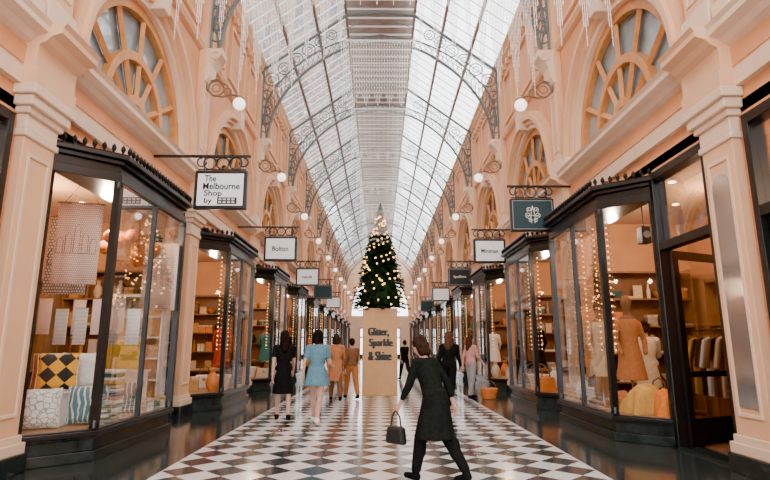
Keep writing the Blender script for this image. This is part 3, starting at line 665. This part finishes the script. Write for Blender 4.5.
for d in (-1,1):
    b.tube(spiral((d*.07,.11),.055,480,-60,d),.008,5); b.tube(spiral((d*.10,-.01),.06,480,-80,d),.008,5); b.tube(spiral((d*.06,-.12),.05,450,40,d),.008,5); b.tube([(d*.03,-.064,-.18),(d*.045,-.064,-.05),(d*.03,-.064,.05),(0,-.064,.19)],.009,6)
b.tube([(-.1,-.064,-.02),(.1,-.064,-.02)],.007,5); b.build('emblem',cm('white'),s)
sign(1,15.0,3.15,'w','white hanging sign with one word, second on the right',(('Minimax',0,0,.5,.12),))
sign(1,20.8,3.15,'k','black hanging sign with pale lettering, third on the right',(('Spellbox',0,0,.5,.13),))
sign(1,27.8,3.2,'w','white hanging sign, fourth on the right')
sign(1,36,3.2,'t','dark teal hanging sign, fifth on the right')
# ------------------------------------------------------------------ christmas tree on its box
t=thing('display_box','tall gold kraft box with black lettering under the christmas tree','display box',(0,15.9,0))
MB().box(-.5,.5,-.5,.5,0,2.45).build('box_body',KRAFT,t,bevel=.01)
for s_,x,z,w,h in (('Glitter,',-.04,1.76,.62,.26),('Sparkle',.03,1.44,.7,.28),('& Shine',0,1.1,.68,.25)): text('lettering',s_,w,h,INK,t,(x,-.505,z),.002,fat=.045)
FOL=mat('fir_needles',(.018,.042,.02),.8,var=.5,scale=6); SIL=mat('silver_tinsel',(.62,.62,.58),.35,metal=.25,var=.3,scale=12)
t=thing('christmas_tree','decorated fir christmas tree with warm lights and silver top on a tall box','christmas tree',(0,15.9,2.45))
MB().lathe([(.09,0),(.08,.3),(.02,2.9)],10).build('trunk',OAK,t,smooth=True)
MB().lathe([(.35,.05),(.62,.12),(.46,.8),(.31,1.5),(.16,2.1),(.01,2.4)],14).build('inner_foliage',FOL,t)
random.seed(5)
RF=lambda z:.82*(1-z/3.15)+.05
def blades(z0,z1,nb,rf,m,name,wd=.018):
    b=MB()
    for i in range(nb):
        f=(i+random.random())/nb; z=z0+(z1-z0)*(1-(1-f)**1.35) ; r=rf(z)*(random.uniform(.8,1.12)); a=i*2.399+random.uniform(-.2,.2)
        d=Vector((math.cos(a),math.sin(a),0)); s_=Vector((-math.sin(a),math.cos(a),0)); base=Vector((0,0,z+.12)); tip=d*r+Vector((0,0,z-.08+random.uniform(-.04,.08)))
        for j in range(16):
            q=.35+.65*j/15; p=base.lerp(tip,q); k_=min(1,r*2+.2)
            for sd in (-1,1):
                e=p+(s_*sd*random.uniform(.05,.12)+d*.07+Vector((0,0,random.uniform(-.06,.06))))*k_; w=Vector((0,0,wd)); b.add([p-w,p+w,e],[(0,1,2)]); w=d*wd; b.add([p-w,p+w,e],[(0,1,2)])
    return b.build(name,m,t)
blades(.02,2.2,450,RF,FOL,'foliage')
MB().lathe([(.2,1.95),(.12,2.5),(.02,3.15)],10).build('tinsel_core',SIL,t)
blades(1.95,3.2,230,lambda z:.30*(1-(z-1.95)/1.3)+.02,SIL,'tinsel_top')
lm=MB().ell((0,0,0),.024,n=8,m=6).mesh('fairy_light',GB)
cnt=0
for i in range(400):
    if cnt>=99: break
    f=((i*.618)%1); z=.02+2.8*(1-(1-f)**1.25); a=R(200+140*((i*.7548)%1)) if i%3 else i*2.399; r=(RF(z) if z<2.05 else .30*(1-(z-1.95)/1.3)+.03)*random.uniform(.93,1.08)
    o=bpy.data.objects.new('fairy_light',lm); COL.objects.link(o); o.parent=t; o.location=(r*math.cos(a),r*math.sin(a),z+random.uniform(-.03,.03)); cnt+=1
good('basket','orange',(2.9,14.6,0),.3,'orange bucket basket on the dark floor border beside right shopfront','basket',scale=(1.3,1.3,1.1))
# ------------------------------------------------------------------ people
def remesh(b,vox,sm=4):
    me=b.mesh('tmp',None); o=bpy.data.objects.new('tmp',me); COL.objects.link(o)
    r=o.modifiers.new('r','REMESH'); r.mode='VOXEL'; r.voxel_size=vox; s_=o.modifiers.new('s','SMOOTH'); s_.iterations=sm; s_.factor=.5
    bpy.context.view_layer.update(); dg=bpy.context.evaluated_depsgraph_get(); e=bpy.data.meshes.new_from_object(o.evaluated_get(dg)); bpy.data.objects.remove(o)
    nb=MB(); nb.v=[tuple(v.co) for v in e.vertices]; nb.f=[list(p.vertices) for p in e.polygons]; bpy.data.meshes.remove(e); return nb
HANDS={}
def person(label,loc,yaw,H=1.68,lean=0,legs=((20,5),(-18,12)),arms=((-18,12,.12),(20,20,.12)),top='black',flare=.24,sleeve=1,trousers=None,shoe='black',hair=(.05,.03,.02),style='long',vox=.012,headturn=0,skin=None,hemz=None,headpitch=0):
    t=thing('person',label,'person',loc,yaw,'people in the arcade'); s=H/1.7; t.scale=(s,s,s)
    ln=R(lean); rel=[]
    for a,b_ in legs:
        k=Vector((0,.43*math.sin(R(a)),-.43*math.cos(R(a)))); an=k+Vector((0,.41*math.sin(R(a-b_)),-.41*math.cos(R(a-b_)))); rel.append((k,an))
    pz=.09-min(r_[1].z for r_ in rel)+.01; pel=Vector((0,0,pz))
    def up(x,y,z):
        z-=.93; return Vector((x,y*math.cos(ln)+z*math.sin(ln),pz+z*math.cos(ln)-y*math.sin(ln)))
    RM=Matrix.Rotation(-ln,3,'X')
    b=MB()
    b.ell(up(0,0,1.24),(.15,.1,.19),RM); b.cap(up(0,0,1.0),up(0,0,1.2),.11,.12); b.ell(up(0,-.01,.96),(.155,.11,.12)); b.cap(up(-.14,0,1.37),up(.14,0,1.37),.055,.055); b.cap(up(0,-.01,1.38),up(0,.01,1.5),.052,.048)
    HT=Matrix.Rotation(headturn,3,'Z')@Matrix.Rotation(-R(headpitch),3,'X'); hc=up(0,.01,1.585)
    HM=RM@HT
    def hd(x,y,z): return hc+HM@Vector((x,y,z))
    b.ell(hc,(.074,.092,.108),HM); b.ell(hd(0,.028,-.05),(.055,.058,.06),HM); b.ell(hd(0,.097,-.015),(.012,.018,.024),HM); b.ell(hd(0,.07,.03),(.05,.022,.02),HM)
    for q in (-1,1): b.ell(hd(q*.076,-.002,-.01),(.012,.02,.032),HM)
    leg=[]
    for q,(k,an) in zip((-1,1),rel):
        h=pel+Vector((q*.09,0,-.01)); K=h+k; A_=h+an; leg.append((h,K,A_))
        b.cap(h,K,.082,.052); b.cap(K,A_,.05,.034); b.ell(K.lerp(A_,.3)+Vector((0,-.015,0)),(.048,.05,.1))
    feet=[]
    for h,K,A_ in leg:
        p=math.asin(max(0,min(.8,(A_.z-.1)/.17))); d=Vector((0,math.cos(p),-math.sin(p))); feet.append((A_,d)); b.cap(A_+Vector((0,-.01,-.04)),A_+d*.13+Vector((0,0,-.055)),.034,.026)
    fing=MB(); armj=[]
    for q,(a,bb,ab) in zip((-1,1),arms):
        S_=up(q*.17,0,1.37); ar=R(a); d1=Vector((q*ab,math.sin(ar),-math.cos(ar))).normalized(); E=S_+d1*.28; a2=R(a+bb); d2=Vector((q*ab*.4,math.sin(a2),-math.cos(a2))).normalized(); Wr=E+d2*.25
        b.cap(S_,E,.046,.036); b.cap(E,Wr,.036,.024); nrm=d2.cross(Vector((0,1,0)) if abs(d2.y)<.8 else Vector((0,0,1))).normalized()
        wd=d2.cross(nrm).normalized()
        Mx=Matrix((wd,nrm,d2)).transposed(); b.ell(Wr+d2*.05,(.04,.018,.055),Mx)
        armj.append((S_,E,Wr)); HANDS[(label,q)]=Wr+d2*.1
        nq=nrm if nrm.x*q<0 else -nrm
        for j,(o_,l_) in enumerate(((-.03,.062),(-.01,.075),(.011,.07),(.031,.055))):
            p0=Wr+d2*.08+wd*o_; p1=p0+(d2*.9+nq*.25+wd*o_*2).normalized()*l_*.55; p2=p1+(d2*.7+nq*.7).normalized()*l_*.5; fing.cap(p0,p1,.0085,.0078,n=8,m=2); fing.cap(p1,p2,.0078,.0065,n=8,m=2)
        wq=wd if wd.y>0 else -wd
        p0=Wr+d2*.03+wq*.03; p1=p0+(d2*.6+wq*.6+nq*.3).normalized()*.035; p2=p1+(d2*.9+nq*.4).normalized()*.028; fing.cap(p0,p1,.011,.009,n=8,m=2); fing.cap(p1,p2,.009,.0075,n=8,m=2)
    nb=remesh(b,min(vox,.01)); nb.add(fing.v,fing.f); nb.build('body',skin or SKIN,t,smooth=True)
    tm=top if not isinstance(top,str) else cf(top)
    c=MB(); c.ell(up(0,0,1.24),(.17,.125,.2),RM); c.cap(up(0,0,.98),up(0,0,1.2),.135,.135); c.ell(up(0,-.01,.98),(.175,.13,.12)); c.cap(up(-.145,0,1.37),up(.145,0,1.37),.066,.066)
    for S_,E,Wr in armj:
        if sleeve>0:
            c.cap(S_,S_.lerp(E,min(1,sleeve*2)),.06,.05)
            if sleeve>.5: c.cap(E,E.lerp(Wr,(sleeve-.5)*2*.92),.05,.036)
    if hemz is not None:
        n=40; rings=[]; kc=(leg[0][1]+leg[1][1])/2
        for i in range(9):
            f=i/8; z=pz+.12+(hemz-(pz+.12))*f; yy=(kc.y*.6)*f*f; rx=.14+(flare-.14)*f**.8; ry=.12+(flare*.95-.12)*f**.8
            rings.append([(rx*(1+.05*f*math.sin(7*a_))*math.cos(a_),yy+ry*(1+.05*f*math.sin(7*a_))*math.sin(a_),z) for a_ in [2*PI*k_/n for k_ in range(n)]])
        vs=[p for r_ in rings for p in r_]; fs=[(i*n+k_,(i+1)*n+k_,(i+1)*n+(k_+1)%n,i*n+(k_+1)%n) for i in range(8) for k_ in range(n)]+[list(range(n)),[8*n+k_ for k_ in range(n)][::-1]]
        c.add(vs,fs)
    remesh(c,vox,3).build('dress' if hemz is not None and sleeve<.9 else ('coat' if hemz is not None else 'top'),tm,t,smooth=True)
    if trousers:
        c=MB(); c.ell(pel+Vector((0,-.005,.0)),(.165,.122,.12))
        for h,K,A_ in leg: c.cap(h,K,.1,.08); c.cap(K,A_+(K-A_)*.1,.08,.058); c.ell(K.lerp(A_,.3)+Vector((0,-.015,0)),(.066,.07,.13))
        remesh(c,vox,3).build('trousers',cf(trousers) if isinstance(trousers,str) else trousers,t,smooth=True)
    for A_,d in feet:
        p0=A_+Vector((0,-.02,-.045)); p1=p0+d*.16
        c=MB().cap(p0,p1,.043,.034).ell(A_+Vector((0,0,-.02)),(.046,.052,.05)); remesh(c,.01,2).build('shoe',cf(shoe),t,smooth=True)
    hm=mat('hair_%d'%int(hair[0]*1000),tuple(x*.6 for x in hair),.85,var=.4,scale=30,bump=.6,bscale=120)
    c=MB(); c.ell(hd(0,-.022,.026),(.09,.1,.108),HM); c.ell(hd(0,-.06,-.03),(.07,.05,.06),HM)
    if style=='long': c.cap(hd(0,-.06,0),up(0,-.1,1.33),.08,.065); c.cap(hd(-.05,-.03,-.02),up(-.07,-.05,1.38),.042,.035); c.cap(hd(.05,-.03,-.02),up(.07,-.05,1.38),.042,.035)
    if style=='bun': c.ell(hd(0,-.1,.07),(.05,.045,.045),HM)
    if style=='bob': c.cap(hd(-.05,-.03,0),hd(-.05,-.03,-.1),.052,.048); c.cap(hd(.05,-.03,0),hd(.05,-.03,-.1),.052,.048); c.cap(hd(0,-.06,0),hd(0,-.06,-.1),.065,.055)
    remesh(c,.01,2).build('hair',hm,t,smooth=True)
    for q in (-1,1): MB().ell(hd(q*.03,.083,.008),(.012,.01,.008),HM,n=10,m=7).build('eye',EYE,t,smooth=True)
    MB().ell(hd(0,.086,-.055),(.022,.01,.008),HM,n=10,m=7).build('lips',LIP,t,smooth=True)
    return t
DENIM=mat('soft_blue_cloth',(.12,.25,.32),.85,var=.12,scale=18,bump=.3); OLIVE=mat('charcoal_green_wool',(.012,.015,.013),.9,var=.25,scale=25,bump=.4); RUSTC=mat('burnt_orange_cloth',(.45,.18,.08),.85,var=.15)
person('woman in knee length black dress with long dark hair, walking at left',(-1.83,10.4,0),R(15),1.66,2,((14,6),(-12,14)),top='black',hemz=.5,flare=.2,sleeve=.3,hair=(.03,.02,.015),style='long')
person('woman in pale blue dress seen from behind, dark bobbed hair, mid stride',(-1.14,9.9,0),R(-5),1.68,2,((18,4),(-14,20)),((-14,10,.2),(12,60,.2)),top=DENIM,hemz=.68,flare=.24,sleeve=.3,hair=(.025,.018,.015),style='bob',shoe='white')
person('person in burnt orange wrap coat and brown trousers walking left of the tree box',(-1.13,14.0,0),R(10),1.7,0,top=RUSTC,hemz=.5,flare=.23,sleeve=1,trousers='brown',hair=(.06,.035,.02),style='bob')
person('person in brown jacket just left of the gold box',(-.76,14.6,0),R(20),1.6,0,top='brown',sleeve=1,trousers='rust',hair=(.05,.03,.02),style='short')
FX,FY,FA,FH=.58,5.75,R(48),1.52
FP=person('person in long charcoal coat leaning forward mid stride in the foreground',(FX,FY,0),FA,FH,19,((20,8),(-14,22)),((20,12,.1),(-30,16,.34)),top=OLIVE,hemz=.48,flare=.23,sleeve=.85,trousers='black',hair=(.05,.028,.018),style='bob',vox=.01,headpitch=10)
person('woman in dusky pink top with long brown hair facing the right shops',(2.45,14.6,0),R(-60),1.66,0,((6,2),(-6,8)),top='pink',sleeve=.5,trousers='grey',hair=(.10,.05,.03),style='long')
person('person in dark jacket with auburn hair walking behind the foreground figure',(1.6,12.6,0),R(-20),1.72,3,((16,4),(-14,18)),top='black',sleeve=1,trousers='black',hair=(.14,.07,.04),style='long')
person('small distant figure in black right of the tree box',(1.05,23,0),R(30),1.65,0,top='black',sleeve=1,trousers='black',hair=(.03,.02,.02),style='short',vox=.016)
person('woman in cream top with hair in a bun standing inside the right front shop',(4.8,9.7,.02),R(-20),1.78,4,((3,3),(-3,3)),((30,70,.1),(25,60,.1)),top='cream',sleeve=1,hemz=.6,flare=.2,trousers='brown',hair=(.06,.03,.02),style='bun')
hp=HANDS[(FP['label'],-1)]; s_=FH/1.7; hw=Matrix.Rotation(FA,3,'Z')@(hp*s_)+Vector((FX,FY,0))
t=thing('handbag','dark handbag hanging from the hand of the person in charcoal coat','bag',(hw.x,hw.y,hw.z-.33),FA,'carried bags')
MB().prism([(-.13,0),(.13,0),(.10,.18),(-.10,.18)],'x',-.045,.045).build('body',cm('black'),t,bevel=.03); MB().tube([(0,-.07,.17),(0,-.05,.28),(0,0,.34),(0,.05,.28),(0,.07,.17)],.01,8).build('strap',cm('black'),t,smooth=True)
# ------------------------------------------------------------------ light
w=bpy.data.worlds.new('world'); SC.world=w; w.use_nodes=True; bg=w.node_tree.nodes['Background']; bg.inputs[0].default_value=(.97,.98,1,1); bg.inputs[1].default_value=7.6
for sx in (-1,1):
    ld=bpy.data.lights.new('skylight_portal','AREA'); ld.shape='RECTANGLE'; ld.size=3.6; ld.size_y=YE-YS
    try: ld.cycles.is_portal=True
    except Exception: ld.energy=0
    o=bpy.data.objects.new('skylight_portal',ld); COL.objects.link(o); o.location=(sx*2.65,(YE+YS)/2,11.88); o.rotation_euler=(0,sx*R(36.2),0)
def pt(loc,e,c=(1,.62,.35),r=.08):
    ld=bpy.data.lights.new('shop_lamp','POINT'); ld.energy=e; ld.color=c; ld.shadow_soft_size=r; o=bpy.data.objects.new('shop_lamp',ld); COL.objects.link(o); o.location=loc
for k in range(0,NM):
    for sx in (-1,1):
        pt((sx*5.5,PY[k]+2.4,3.5),160); 
        if k<5: pt((sx*4.2,PY[k]+(2.0 if not(sx>0 and k==1) else 3.4),3.35),150 if (sx<0 and k==1) else 90,c=(1,.76,.54))
SC.view_settings.view_transform='AgX'; SC.view_settings.exposure=.25
try: SC.view_settings.look='AgX - Punchy'
except Exception: pass
